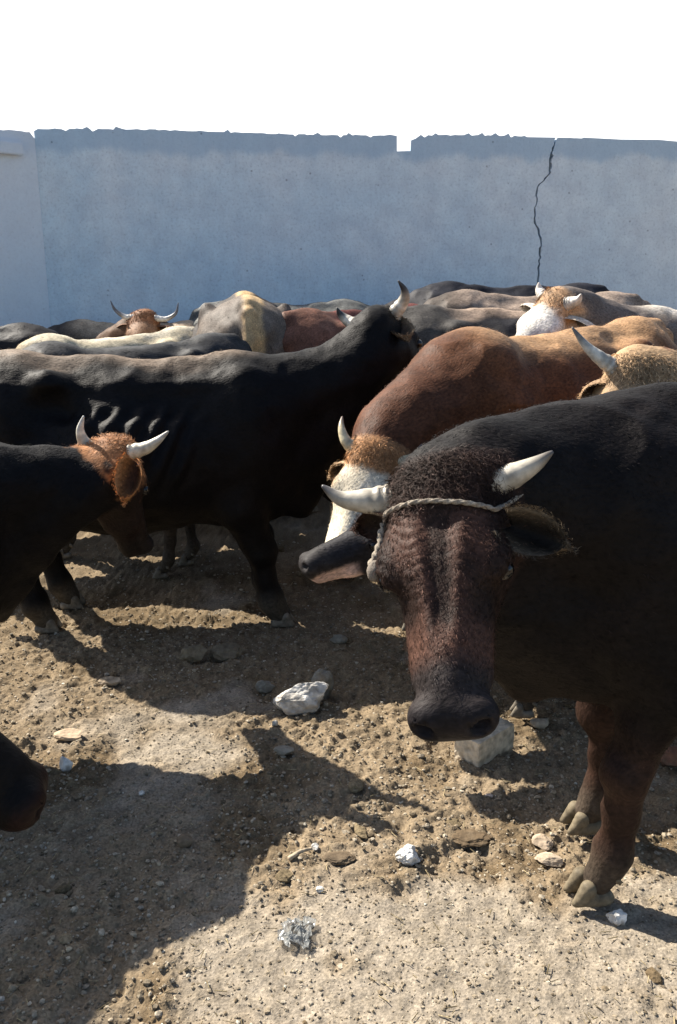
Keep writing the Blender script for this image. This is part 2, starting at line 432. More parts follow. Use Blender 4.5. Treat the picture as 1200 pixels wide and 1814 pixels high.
    if 'rearstripe' in cd: mixin(sstep(.075, .035, np.abs(V[:, 1] + .03) + nz2 * .04) * sstep(-.5, -.6, V[:, 0]) * sstep(.85, 1.0, V[:, 2]), cd['rearstripe'])
    mixin(sstep(.2, .08, V[:, 2] + nz * .1) * .5, (.10, .085, .065))   # dried mud
    if 'head' in cd: mixin(hmf * sstep(-.06, .0, H[:, 0] + nz2 * .05), cd['head'])
    if 'face' in cd:
        fw = cd.get('facew', .2)
        mixin(hmf * sstep(.0, .05, H[:, 0] + nz2 * .06) * sstep(-.2, -.15, H[:, 2] + nz2 * .05) * sstep(fw, fw - .04, np.abs(H[:, 1]) + nz2 * .04), cd['face'])
    if 'poll' in cd: mixin(hmf * sstep(.10, .06, H[:, 0] + nz2 * .08) * sstep(-.12, -.06, H[:, 2] + nz2 * .05), cd['poll'])
    if crown: mixin(sstep(crown, crown * .75, np.sqrt(((H - [.03, 0, -.04]) ** 2).sum(1)) + nz2 * .16 + nz * .05), cd['poll'])
    if 'muzzle' in cd: mixin(hmf * sstep(.36, .42, H[:, 0] + nz2 * .03), cd['muzzle'])
    if 'facedark' in cd:
        au = np.abs(H[:, 1]) + nz2 * .03
        mixin(hmf * .85 * np.clip(sstep(.036, .012, au) * sstep(.05, .10, H[:, 0]) * sstep(.36, .30, H[:, 0]) + sstep(.080, .105, au) * sstep(-.02, .03, H[:, 0]) + sstep(.16, .22, H[:, 0] + nz2 * .08) * sstep(.33, .28, H[:, 0]) * sstep(.02, .06, au), 0, 1) , cd['facedark'])
    if 'chin' in cd: mixin(hmf * sstep(.26, .32, H[:, 0] + nz2 * .05) * sstep(-.095, -.12, H[:, 2] + nz2 * .03), cd['chin'])
    mixin(hmf * sstep(.455, .475, H[:, 0] - .3 * np.abs(H[:, 2] + .06)) * sstep(-.135, -.115, H[:, 2]), cd.get('pad', (.02, .018, .018)))
    cl = cl * (1 + mott * 2.2 * (fbm(V, 3.2, 4, 91) - .5) + mott * 1.6 * nz2)[:, None]; cl = np.maximum(cl, .001)
    # hair
    flow = np.repeat(np.array([[-.8, 0, -.55]]), len(V), 0) + np.stack([np.zeros(len(V)), np.zeros(len(V)), -.6 * sstep(.9, .5, V[:, 2])], 1)
    flow = np.where(hmf[:, None] > .5, F[None, :] + np.stack([nz2, nz, nz2], 1) * 1.5, flow)
    vs = [V]; qs = [Q]; tl = []; cs = [cl]
    if fur:
        pollm = hmf * sstep(.09, .04, H[:, 0]) * sstep(-.1, -.03, H[:, 2])
        pad = hmf * sstep(.43, .46, H[:, 0])
        wg = sstep(furmin - .1, furmin, V[:, 2]) * (1 + hmf * 2.0 + pollm * 4) * (1 - pad) + 1e-9
        Ln = fur_len * (1 + .9 * pollm - .25 * hmf * (1 - pollm)) / s
        a, q, t, cc = strands(V, Nn, cl, fur, Ln, fur_w / s, flow, lift=.25 + .55 * pollm, rand=.35, curl=.12 + curl * .6 * hmf + curl * 1.2 * pollm, wgt=wg)
        off = len(V); vs.append(a); qs.append(q + off); tl.append(t + off); cs.append(cc)
    toW = lambda P: P * s                                              # mesh in root's space
    root = bpy.data.objects.new(name, None); COL.objects.link(root)
    root.location = org; root.rotation_euler = (0, 0, hd); root['label'] = label; root['category'] = cat
    root.empty_display_size = .2
    body = obj('body', mesh_np('body', toW(np.concatenate(vs)), np.concatenate(qs), np.concatenate(tl) if tl else None, np.concatenate(cs), mat=M_COAT), root)
    # horns
    hinfo = []
    for k, hz in enumerate(horns):
        if hz is None: continue
        pts = spline([hp(*p) for p in hz], 48)
        t = np.linspace(0, 1, 48); rr = horn_r * hs * (1 - t) ** .8 * (1 + .12 * (t < .06)) + .0028
        rr = rr * (1 + .045 * np.sin(t * 55 + 3 * np.sin(t * 9)) * sstep(.55, .2, t))
        a, q, t3 = tube(pts, rr, 14)
        tt = np.concatenate([np.repeat(t, 14), [0, 1]]); m = sstep(horn_tip - .3, horn_tip + .15, tt)[:, None]
        cc = C3(horn_cols[0]) * (1 - m) + C3(horn_cols[1]) * m
        dm_ = (sstep(.42, .7, fbm(a, 26, 3, 6)) * .55 + .35 * sstep(.12, .0, tt))[:, None]; cc = cc * (.7 + .6 * vnoise(a, 60, 4))[:, None] * (1 - dm_) + C3((.12, .10, .075)) * dm_
        obj('horn', mesh_np('horn', toW(a), q, t3, cc, mat=M_HORN), root)
    # ears: cupped leaf shapes
    ed = ears or {}
    for sd in (1, -1):
        e = ed.get(sd, dict(dir=(-.05, sd * 1.0, -.25), open=(.8, 0, -.2)))
        if e is None: continue
        L = e.get('len', .19); ewd = e.get('w', .052); d = unit(e.get('dir', (0, 1, 0))); o = np.asarray(e.get('open', (1, 0, .3)), float); o = unit(o - d * (o @ d)); sidev = np.cross(d, o)
        rootp = np.array(e.get('root', (.035, sd * .085, -.055)))
        if 'wroot' in e:                                               # given in world terms
            rootp = (R @ (loc(e['wroot']) - pl)) / hs; rootp[1] /= hw
            d = unit(R @ (np.asarray(e['wdir'], float) @ Rw)); o = R @ (np.asarray(e['wopen'], float) @ Rw); o = unit(o - d * (o @ d)); sidev = np.cross(d, o)
        ns, ntt = 16, 11; G = []; CC = []; NR = []
        inner = e.get('inner', (.03, .022, .018)); outer = ear_col or cd.get('head', cd['base'])
        for layer in (0, 1):
            for i in range(ns):
                si = i / (ns - 1); prof = (math.sin(math.pi * min(1, si * .93 + .07) ** .8)) ** .65 * ewd + .006
                for j in range(ntt):
                    tj = -1 + 2 * j / (ntt - 1)
                    cup = e.get('cup', .035) * (tj * tj) * (1.1 - .6 * si) - .012 * math.sin(si * 3.1)
                    p = rootp + d * L * si + sidev * prof * tj * (1 - .25 * (1 - si)) + o * cup + d * (-.02) * abs(tj)
                    edge = 1 - max(abs(tj) ** 4, si ** 8)
                    p = p - o * layer * .010 * edge
                    G.append(hp(*p)); rim = max(abs(tj) ** 3, si ** 6)
                    base = inner if layer == 0 else outer; rc = e.get('rim', outer)
                    CC.append(np.array(base) * (1 - rim) + np.array(rc) * rim)
        G = np.array(G); CC = np.array(CC); q = []
        nl = ns * ntt
        for i in range(ns - 1):
            for j in range(ntt - 1):
                a0 = i * ntt + j; q.append([a0, a0 + 1, a0 + ntt + 1, a0 + ntt]); b0 = a0 + nl; q.append([b0, b0 + ntt, b0 + ntt + 1, b0 + 1])
        for i in range(ns - 1):
            for j, fl in ((0, 0), (ntt - 1, 1)):
                a0 = i * ntt + j; qq = [a0, a0 + ntt, a0 + ntt + nl, a0 + nl]; q.append(qq[::-1] if fl else qq)
        for j in range(ntt - 1):
            for i, fl in ((0, 1), (ns - 1, 0)):
                a0 = i * ntt + j; qq = [a0, a0 + 1, a0 + 1 + nl, a0 + nl]; q.append(qq[::-1] if fl else qq)
        q = np.array(q); en = vnormals(G, q); ecs = CC
        nf = int(min(1500, fur * .03)); vv = [G]; qq = [q]; ttl = None; cc2 = [CC]
        if nf > 50:
            dW = hp(*(rootp + d)) - hp(*rootp)
            fl = np.repeat(dW[None, :], len(G), 0)
            rimw = np.array([max(abs(-1 + 2 * j / (ntt - 1)) ** 3, (i / (ns - 1)) ** 6) for _ in (0, 1) for i in range(ns) for j in range(ntt)]) + .12
            a, q2, t2, c2 = strands(G, en, CC, nf, .011 * hs, fur_w * .8 / s, fl, lift=.5, rand=.5, curl=.2, wgt=rimw)
            vv.append(a); qq.append(q2 + len(G)); ttl = t2 + len(G); cc2.append(c2)
        obj('ear', mesh_np('ear', toW(np.concatenate(vv)), np.concatenate(qq), ttl, np.concatenate(cc2), mat=M_COAT), root)
    # eyes
    if h < .02:
        for sd in (1, -1):
            bm = bmesh.new(); bmesh.ops.create_icosphere(bm, subdivisions=3, radius=.022 * hs * s)
            for v in bm.verts: v.co += Vector(toW(hp(.190, sd * .108, -.048)))
            for fc in bm.faces: fc.smooth = True
            me = bpy.data.meshes.new('eye'); bm.to_mesh(me); bm.free(); me.materials.append(M_EYE); obj('eye', me, root)
    # hooves: two claws each
    for i in range(4):
        sd = 1 if i % 2 == 0 else -1; dx = feet[i]
        x0 = (.495 + dx) if i < 2 else (-.715 + dx); y0 = sd * (.135 if i < 2 else .15) * g
        ff = Field(.009)
        for q_ in (1, -1):
            cx, cy = x0, y0 + q_ * .0245 * legr ** .5
            lg = legr ** .5; ff.chain([(cx - .045, cy, .020), (cx + .034, cy + q_ * .003, .009), (cx + .002, cy, .050)], [.022 * lg, .011 * lg, .021 * lg], .006); ff.cap((cx - .06, cy + q_ * .012, .085), (cx - .075, cy + q_ * .014, .070), .013, .008, .01)
        a, q = ff.mesh(1); a[:, 2] = np.maximum(a[:, 2], .002)
        cc = C3(hoofcol) * (.6 + .8 * fbm(a, 40, 2, 8))[:, None]
        obj('hoof', mesh_np('hoof', toW(a), q, None, cc, mat=M_HOOF), root)
    toworld = lambda p: np.asarray(p) * s @ Rw.T + org
    CATTLE[label] = dict(root=root, hp=hp, toworld=toworld, V=toW(V), Q=Q, s=s)
    return root

def pxy(px, py, Y): return tuple(at(px, py, Y))

BLACK = (.010, .009, .010)

# ------------------------------------------------------------------ ground
def ground_h(x, y):
    P = np.stack([x, y, np.zeros_like(x)], 1)
    d = np.hypot(x, y - 2.5); near = sstep(16, 7, d)
    big = (fbm(P, .9, 3, 31) - .5) * .07
    dust = dust_mask(x, y)
    rough = 1 - .72 * dust
    m1 = np.abs(fbm(P, 6.5, 4, 41) - .5) * 2
    lumps = sstep(.40, .75, fbm(P, 21, 3, 55)) * .011
    lumps2 = sstep(.45, .72, fbm(P, 42, 2, 77)) * .008
    fine = (fbm(P, 70, 2, 99) - .5) * .012
    hoofp = -sstep(.66, .80, vnoise(P, 5.2, 61)) * .022
    return big * .6 + near * (rough * (lumps + lumps2 * 1.1 - m1 * .010 + hoofp) + fine * (.5 + .6 * rough)) - .018

def dust_mask(x, y):
    P = np.stack([x, y, np.zeros_like(x)], 1)
    n = fbm(P, 1.7, 3, 12) + (fbm(P, 7, 2, 13) - .5) * .5
    b = sstep(2.35, 1.6, y) * .24 - .04
    return sstep(.52, .82, n + b)

def axis_pts(a, b, st, far, g=1.16):
    p = list(np.arange(a, b, st)); d = st; x = p[-1]; hi = []
    while x < far: d = min(d * g, 12); x += d; hi.append(x)
    x = p[0]; d = st; lo = []
    while x > -far: d = min(d * g, 12); x -= d; lo.append(x)
    return np.array(lo[::-1] + p + hi)
xs = axis_pts(-1.35, 1.35, .0075, 90, 1.03); ys = axis_pts(1.0, 3.6, .0075, 120, 1.03)
xs = xs[(xs > -90)]; ys = ys[(ys > -60)]
GX, GY = np.meshgrid(xs, ys, indexing='ij'); gx, gy = GX.ravel(), GY.ravel()
gz = ground_h(gx, gy)
nx, ny = len(xs), len(ys)
I0 = (np.arange(nx - 1)[:, None] * ny + np.arange(ny - 1)[None, :]).ravel()
gq = np.stack([I0, I0 + ny, I0 + ny + 1, I0 + 1], 1)
du = dust_mask(gx, gy)[:, None]
Pg = np.stack([gx, gy, gz * 0], 1)
pat = fbm(Pg, 3.1, 4, 71)[:, None]; pat2 = fbm(Pg, 28, 3, 72)[:, None]
c_dirt = np.array([[.225, .172, .112]]); c_dung = np.array([[.145, .105, .062]]); c_dust = np.array([[.295, .255, .202]])
gc = c_dirt * (1 - sstep(.5, .68, pat)) + c_dung * sstep(.5, .68, pat)
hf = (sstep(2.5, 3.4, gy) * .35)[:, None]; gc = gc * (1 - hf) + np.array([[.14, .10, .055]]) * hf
gc = gc * (1 - du * .85) + c_dust * du * .85
gc = gc * (.62 + .76 * pat2)
lm = sstep(.5, .72, fbm(Pg, 42, 2, 77))[:, None]; gc = gc * (1 - .18 * lm) + np.array([[.27, .22, .15]]) * .18 * lm
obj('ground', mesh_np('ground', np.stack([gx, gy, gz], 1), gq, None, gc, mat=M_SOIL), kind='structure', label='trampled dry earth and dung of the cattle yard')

def gz_at(x, y): return float(ground_h(np.array([float(x)]), np.array([float(y)]))[0])

def ico(sub):
    bm = bmesh.new(); bmesh.ops.create_icosphere(bm, subdivisions=sub, radius=1)
    V = np.array([v.co[:] for v in bm.verts]); T = np.array([[v.index for v in f.verts] for f in bm.faces]); bm.free(); return V, T

# loose clods of earth, many thousands: one object
def scatter(name, label, n, size, cols, sub=1, flat=.65, ymax=5.2, dustp=.15, seed=1, sizep=2.2):
    r = np.random.default_rng(seed); bv, bt = ico(sub)
    Y = .9 + (ymax - .9) * r.random(n) ** 1.4; X = r.uniform(-.5, .5, n) * (Y * 1.0 + .7) * 1.25
    dm = dust_mask(X, Y); keep = r.random(n) > dm * (1 - dustp); X, Y, dm = X[keep], Y[keep], dm[keep]; n = len(X)
    Z = ground_h(X, Y)
    S = size * (.45 + r.random(n) ** sizep * 2.0) * (1 - .3 * dm); sc = r.uniform(.65, 1.35, (n, 3)) * [1, 1, flat]
    an = r.uniform(0, 6.28, n); ca, sa = np.cos(an), np.sin(an)
    B = bv[None] * (1 + r.normal(0, .16, (n, len(bv), 1))) * sc[:, None, :] * S[:, None, None]
    Vx = B[..., 0] * ca[:, None] - B[..., 1] * sa[:, None] + X[:, None]; Vy = B[..., 0] * sa[:, None] + B[..., 1] * ca[:, None] + Y[:, None]
    Vz = B[..., 2] + Z[:, None] + (S * flat * .35)[:, None]
    V = np.stack([Vx, Vy, Vz], -1).reshape(-1, 3); T = (bt[None] + (np.arange(n) * len(bv))[:, None, None]).reshape(-1, 3)
    ci = r.integers(0, len(cols), n); cc = np.array(cols)[ci] * r.uniform(.6, 1.35, (n, 1))
    obj(name, mesh_np(name, V, None, T, np.repeat(cc, len(bv), 0), smooth=False, mat=M_SOIL), label=label, kind='stuff')
scatter('soil_clods', 'loose crumbs and clods of dry earth and dung all over the yard', 17000, .0042, [(.28, .235, .17), (.25, .205, .145), (.32, .275, .21), (.19, .15, .10)], seed=3, dustp=.5)
scatter('pale_grit', 'fine pale grit and chips sprinkled on the earth', 5200, .0030, [(.42, .37, .29), (.5, .46, .38), (.33, .28, .2)], sub=1, dustp=1.0, seed=5, sizep=3.5)
scatter('earth_crumbs', 'very fine crumbs of earth covering the trodden ground', 44000, .0026, [(.31, .26, .19), (.27, .22, .155), (.37, .32, .245), (.20, .16, .11)], sub=1, dustp=1.0, seed=15, ymax=4.2, sizep=1.8)
scatter('dung_lumps', 'bigger dark lumps of dung and earth trodden into the yard', 150, .0165, [(.15, .11, .065), (.18, .14, .085), (.24, .19, .12)], sub=2, seed=8, dustp=.12, flat=.5)

# bits of straw
r_ = np.random.default_rng(4); sv = []; sq = []; scol = []
for i in range(1500):
    y = 1.3 + 3.6 * r_.random() ** 1.4; x = r_.uniform(-.6, .6) * (y + .7); L = r_.uniform(.008, .035); a = r_.uniform(0, 6.28); z = gz_at(x, y) + .012 if False else 0
    sv.append((x, y, L, a))
sv = np.array(sv); sz = ground_h(sv[:, 0], sv[:, 1]) + .008
V_ = []; Q_ = []
for (x, y, L, a), z in zip(sv, sz):
    d = np.array([math.cos(a), math.sin(a), r_.normal(0, .15)]); s_ = np.array([-math.sin(a), math.cos(a), 0]) * r_.uniform(.0008, .0018); p = np.array([x, y, z]); o = len(V_)
    u_ = np.array([0, 0, .0012])
    V_ += [p - s_, p + s_, p + u_, p + d * L - s_, p + d * L + s_, p + d * L + u_]
    Q_ += [[o, o + 3, o + 5, o + 2], [o + 2, o + 5, o + 4, o + 1], [o + 1, o + 4, o + 3, o]]
cs_ = np.repeat(np.array([[.36, .29, .17]]) * r_.uniform(.4, 1.4, (len(sv), 1)), 6, 0)
obj('straw_litter', mesh_np('straw_litter', np.array(V_), np.array(Q_), None, cs_, mat=M_SOIL), label='short bits of straw scattered over the earth', kind='stuff')

# ------------------------------------------------------------------ wall
m, t, b = newmat('painted_render')
tcn = N(t, 'ShaderNodeTexCoord')
def noise(scale, det=6, rough=.6, sx=1, sz=1):
    mp = N(t, 'ShaderNodeMapping'); mp.inputs['Scale'].default_value = (sx, 1, sz); t.links.new(tcn.outputs['Object'], mp.inputs[0])
    n = N(t, 'ShaderNodeTexNoise'); n.inputs['Scale'].default_value = scale; n.inputs['Detail'].default_value = det; n.inputs['Roughness'].default_value = rough
    t.links.new(mp.outputs[0], n.inputs['Vector']); return n
def ramp(src, stops):
    r = N(t, 'ShaderNodeValToRGB'); e = r.color_ramp.elements
    e[0].position, e[0].color = stops[0][0], (*stops[0][1], 1); e[1].position, e[1].color = stops[-1][0], (*stops[-1][1], 1)
    for p, c in stops[1:-1]: x = e.new(p); x.color = (*c, 1)
    t.links.new(src, r.inputs[0]); return r
def mixc(f, a, b_, mode='MIX'):
    x = N(t, 'ShaderNodeMix', data_type='RGBA', blend_type=mode)
    if isinstance(f, float): x.inputs[0].default_value = f
    else: t.links.new(f, x.inputs[0])
    t.links.new(a, x.inputs[6])
    if isinstance(b_, tuple): x.inputs[7].default_value = (*b_, 1)
    else: t.links.new(b_, x.inputs[7])
    return x.outputs[2]
n1 = noise(.9, 5, .6); r1 = ramp(n1.outputs[0], [(.32, (.54, .70, .83)), (.5, (.61, .73, .83)), (.7, (.71, .77, .83))])
sx_ = N(t, 'ShaderNodeSeparateXYZ'); t.links.new(tcn.outputs['Object'], sx_.inputs[0])
mrx = N(t, 'ShaderNodeMapRange'); mrx.inputs['From Min'].default_value = 0; mrx.inputs['From Max'].default_value = 7; t.links.new(sx_.outputs[0], mrx.inputs[0])
c1 = mixc(mrx.outputs[0], r1.outputs[0], (.58, .58, .61)); 
mm = N(t, 'ShaderNodeMath', operation='MULTIPLY'); mm.inputs[1].default_value = .55; t.links.new(mrx.outputs[0], mm.inputs[0]); c1 = mixc(mm.outputs[0], r1.outputs[0], (.80, .81, .83))
n2 = noise(4, 8, .7); r2 = ramp(n2.outputs[0], [(.35, (.92, .92, .93)), (.62, (1.10, 1.10, 1.08))]); c2 = mixc(1.0, c1, r2.outputs[0], 'MULTIPLY')
n3 = noise(38, 5, .65); r3 = ramp(n3.outputs[0], [(.28, (.72, .74, .76)), (.45, (1.0, 1.0, 1.0)), (.7, (1.08, 1.08, 1.08))]); c3 = mixc(1.0, c2, r3.outputs[0], 'MULTIPLY')
# damp, darker run of mortar along the top
nb = noise(2.2, 6, .6, 1, .3)
ad = N(t, 'ShaderNodeMath', operation='MULTIPLY_ADD'); ad.inputs[1].default_value = .42; t.links.new(nb.outputs[0], ad.inputs[0]); t.links.new(sx_.outputs[2], ad.inputs[2])
rb = N(t, 'ShaderNodeMapRange'); rb.interpolation_type = 'SMOOTHSTEP'; rb.inputs['From Min'].default_value = 3.00; rb.inputs['From Max'].default_value = 3.10; rb.inputs['To Max'].default_value = .62; t.links.new(ad.outputs[0], rb.inputs[0])
c4 = mixc(rb.outputs[0], c3, (.38, .54, .70))
# vertical runs and pits
nr = noise(3.0, 4, .6, 3.5, .28); rr_ = ramp(nr.outputs[0], [(.40, (.99, .99, .99)), (.6, (1.01, 1.01, 1.01))]); c5 = mixc(1.0, c4, rr_.outputs[0], 'MULTIPLY')
vo = N(t, 'ShaderNodeTexVoronoi'); vo.inputs['Scale'].default_value = 5.5; t.links.new(tcn.outputs['Object'], vo.inputs['Vector'])
rv = ramp(vo.outputs['Distance'], [(.0, (.35, .35, .38)), (.045, (.55, .55, .58)), (.07, (1, 1, 1))]); c6 = mixc(.75, c5, rv.outputs[0], 'MULTIPLY')
t.links.new(c6, b.inputs['Base Color']); b.inputs['Roughness'].default_value = .9; b.inputs['Specular IOR Level'].default_value = .15
bp = N(t, 'ShaderNodeBump'); bp.inputs['Strength'].default_value = .5; bp.inputs['Distance'].default_value = .02
t.links.new(n2.outputs[0], bp.inputs['Height']); bp2 = N(t, 'ShaderNodeBump'); bp2.inputs['Strength'].default_value = .5; bp2.inputs['Distance'].default_value = .006
t.links.new(n3.outputs[0], bp2.inputs['Height']); t.links.new(bp.outputs[0], bp2.inputs['Normal']); t.links.new(bp2.outputs[0], b.inputs['Normal'])
M_WALL = m
# the far-left section uses a copy of the wall material mixed paler
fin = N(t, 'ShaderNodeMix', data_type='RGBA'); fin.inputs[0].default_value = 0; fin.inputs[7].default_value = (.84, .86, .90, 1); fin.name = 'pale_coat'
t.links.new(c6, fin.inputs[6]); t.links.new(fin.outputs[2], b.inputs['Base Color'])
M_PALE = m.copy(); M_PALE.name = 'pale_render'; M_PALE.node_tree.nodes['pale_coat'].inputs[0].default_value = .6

WO = at(60, 228, 8.9); WR = at(1200, 247, 9.55); WTOP = WO.z
wdir = Vector((WR.x - WO.x, WR.y - WO.y, 0)).normalized(); wang = math.atan2(wdir.y, wdir.x)
wn = Vector((-wdir.y, wdir.x, 0))
def wall_pt(px, py, off=0):
    p1 = at(px, py, 1.0); o = Vector((0, 0, CAM_H)); d = p1 - o
    base = Vector((WO.x, WO.y, 0)) - wn * off
    tt = (base - o).dot(wn) / d.dot(wn); p = o + d * tt
    return ((p - Vector((WO.x, WO.y, 0))).dot(wdir), p.z)
def top_z(x): return WTOP + .010 * math.sin(x * 1.7) + .010 * (random.random() - .5) + (.022 if random.random() < .12 else 0) - (.02 if random.random() < .06 else 0)
def extrude_outline(bm, pts, y0, y1):
    f = [bm.verts.new((x, y0, z)) for x, z in pts]; k = [bm.verts.new((x, y1, z)) for x, z in pts]
    a = bm.faces.new(f); c = bm.faces.new(k[::-1]); n = len(pts)
    for i in range(n): bm.faces.new((f[i], k[i], k[(i + 1) % n], f[(i + 1) % n]))
    bmesh.ops.triangulate(bm, faces=[a, c])
crack_px = [(986, 246), (980, 262), (978, 276), (976, 292), (975, 306), (966, 316), (956, 326), (951, 342), (952, 356), (948, 374), (948, 394), (955, 410), (959, 426), (957, 440), (958, 456), (954, 474), (953, 500), (950, 540), (955, 590), (952, 640)]
cw = [.020, .022, .040, .034, .020, .022, .018, .020, .016, .020, .026, .024, .022, .026, .020, .024, .020, .018, .016, .012]
cr = []
for i, (p, wd_) in enumerate(zip(crack_px, cw)):
    x, z = wall_pt(*p); cr.append((x, z, wd_))
    if i < len(crack_px) - 1:
        x2, z2 = wall_pt(*crack_px[i + 1])
        for k in (1, 2): cr.append((x + (x2 - x) * k / 3 + random.uniform(-.012, .012), z + (z2 - z) * k / 3, wd_ * random.uniform(.6, 1.15)))
cr.append((cr[-1][0], -.3, .006))
xn0, zn = wall_pt(703, 268); xn1, _ = wall_pt(728, 268)

bm = bmesh.new()
def wall_block(bm, cols, y0, y1, zb=-.3):
    """cols: (x, ztop) left to right; a solid slab with a stepped or ragged top"""
    fr = []
    for x, z in cols: fr.append([bm.verts.new(p) for p in ((x, y0, zb), (x, y0, z), (x, y1, z), (x, y1, zb))])
    for a, b_ in zip(fr, fr[1:]):
        if abs(a[0].co.x - b_[0].co.x) > 1e-6: bm.faces.new((a[0], b_[0], b_[1], a[1])); bm.faces.new((a[3], a[2], b_[2], b_[3]))
        bm.faces.new((a[1], b_[1], b_[2], a[2]))
    bm.faces.new((fr[0][0], fr[0][1], fr[0][2], fr[0][3])); bm.faces.new((fr[-1][3], fr[-1][2], fr[-1][1], fr[-1][0]))
ca_, cb_ = min(c[0] for c in cr) - .12, max(c[0] for c in cr) + .12
cols = []; x = 0.0
while x < xn0 - .02: cols.append((x, top_z(x))); x += random.uniform(.02, .06)
cols += [(xn0, WTOP - .01), (xn0 + .003, zn), (xn1 - .003, zn + .006), (xn1, WTOP - .05), (xn1 + .05, WTOP - .03), (xn1 + .10, WTOP + .005)]; x = xn1 + .14
while x < ca_ - .03: cols.append((x, top_z(x))); x += random.uniform(.02, .06)
cols.append((ca_, WTOP)); wall_block(bm, cols, 0, .22)
cols = [(cb_, WTOP)]; x = cb_ + .04
while x < 14: cols.append((x, top_z(x))); x += random.uniform(.02, .06) if x < 5.5 else .4
wall_block(bm, cols, 0, .22)
for sd in (-1, 1):                                                    # the two lips of the crack
    rows = []
    for cx_, cz_, cw_ in [(cr[0][0], WTOP, cr[0][2])] + [c for c in cr[1:] if c[1] < WTOP]:
        e = cx_ + sd * cw_ / 2; o_ = ca_ if sd < 0 else cb_
        rows.append([bm.verts.new(p) for p in ((o_, 0, cz_), (e, 0, cz_), (e, .22, cz_), (o_, .22, cz_))])
    for a, b_ in zip(rows, rows[1:]):
        for i in range(3): bm.faces.new((a[i], a[i + 1], b_[i + 1], b_[i]))
    bm.faces.new(rows[0])
zc_ = wall_pt(975, 303)[1]
for v in bmesh.ops.create_cube(bm, size=1)['verts']:
    v.co = Vector((ca_ - .05 + (v.co.x + .5) * (cb_ - ca_ + .1), .24 + v.co.y * .03, -.2 + (v.co.z + .5) * (zc_ + .2)))
bmesh.ops.recalc_face_normals(bm, faces=bm.faces)
me = bpy.data.meshes.new('yard_wall'); bm.to_mesh(me); bm.free(); me.materials.append(M_WALL)
wall = obj('yard_wall', me, label='long blue-grey rendered wall with a square notch in its top and a jagged vertical crack', cat='wall')
wall.location = (WO.x, WO.y, 0); wall.rotation_euler = (0, 0, wang)
# short left section, slightly proud, with its own band at the top
bm = bmesh.new(); xl = -3.6; pts = [(xl, -.3)]
x = xl
while x < -.02: pts.append((x, WTOP - .05 + .02 * random.random() + (.045 if -.75 < x < -.35 else 0))); x += random.uniform(.03, .07) if x > -1.5 else .5
xj, _ = wall_pt(92, 570, .06)
pts.append((-.0005, WTOP - .09))
wall_block(bm, pts[1:], -.006, .22)
bmesh.ops.recalc_face_normals(bm, faces=bm.faces)
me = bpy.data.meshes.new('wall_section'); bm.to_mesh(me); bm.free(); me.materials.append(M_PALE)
ws = obj('wall_section', me, label='plain blue-grey wall section at the far left, angled forward from the long wall', cat='wall')
ws.location = wall.location; ws.rotation_euler = (0, 0, wang + math.radians(36))
bm = bmesh.new()
for k in range(3):
    for v in bmesh.ops.create_cube(bm, size=1)['verts']:
        v.co = Vector((-2.6 + k * .98 + (v.co.x) * .97, -.062 + v.co.y * .05, WTOP - .205 + v.co.z * .11))
bmesh.ops.bevel(bm, geom=bm.edges[:], offset=.008, segments=2, affect='EDGES')
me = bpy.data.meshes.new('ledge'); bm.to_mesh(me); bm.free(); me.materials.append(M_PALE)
obj('ledge', me, ws)

# ------------------------------------------------------------------ stones and litter
def stone(name, label, cat, px, py, size, col, seed=0, sub=4, cuts=6, rough=.16, rot=0., group=None, sink=.15, patch=None, mat=None, box=0.):
    r = np.random.default_rng(seed); V, T = ico(sub)
    if box:
        bm = bmesh.new(); bmesh.ops.create_cube(bm, size=2); bmesh.ops.subdivide_edges(bm, edges=bm.edges[:], cuts=30, use_grid_fill=True); bmesh.ops.triangulate(bm, faces=bm.faces[:])
        V = np.array([v.co[:] for v in bm.verts]); T = np.array([[v.index for v in f.verts] for f in bm.faces]); bm.free()
        q = np.sum(np.abs(V) > .999, 1) * 0; V = .80 * np.clip(V, -.93, .93) + .09 * unit(V)
    for _ in range(cuts):
        d = unit(r.normal(0, 1, 3)); lim = r.uniform(.55, .85); o = V @ d; V = V - np.outer(np.maximum(o - lim, 0), d)
    n = fbm(V + seed * 7.3, 2.2, 4, seed) - .5; n2 = fbm(V + seed * 3.1, 9, 3, seed + 5) - .5
    V = V * (1 + rough * 2 * n + rough * .7 * n2)[:, None]
    V = V * (np.array(size) / 2)
    cc = np.array(col)[None] * (.72 + .56 * fbm(V, 60, 3, seed + 2))[:, None]
    dirt = sstep(.0, -.6, V[:, 2] / size[2] * 2 + n * 2)[:, None] * .55 + sstep(.55, .7, fbm(V, 25, 3, seed + 9))[:, None] * .45
    cc = cc * (1 - np.clip(dirt, 0, .9)) + np.array([[.17, .13, .085]]) * np.clip(dirt, 0, .9)
    if patch is not None:
        pm = sstep(patch[3], patch[3] - .012, np.linalg.norm(V - np.array(patch[:3]), axis=1) + n2 * .01)[:, None]; cc = cc * (1 - pm) + np.array([patch[4]]) * pm
    o = obj(name, mesh_np(name, V, None, T, cc, mat=mat or M_STONE, smooth=False), label=label, cat=cat, group=group)
    g = ground_at(px, py); o.location = (g.x, g.y, gz_at(g.x, g.y) + size[2] * (.5 - sink)); o.rotation_euler = (0, 0, rot)
    return o
WHITE = (.62, .60, .55)
stone('stone', 'large jagged white stone lying at the edge of the shadow in mid yard', 'stone', 533, 1258, (.235, .13, .14), (.62, .60, .56), 11, 5, 9, .2, .15)
stone('stone', 'grey stone standing in shade behind the right end of the large white stone', 'stone', 572, 1226, (.10, .09, .15), (.20, .19, .165), 12, 4, 5, .2)
stone('stone', 'small grey stone in shade just left of the large white stone', 'stone', 470, 1218, (.08, .06, .06), (.20, .19, .16), 13, 4)
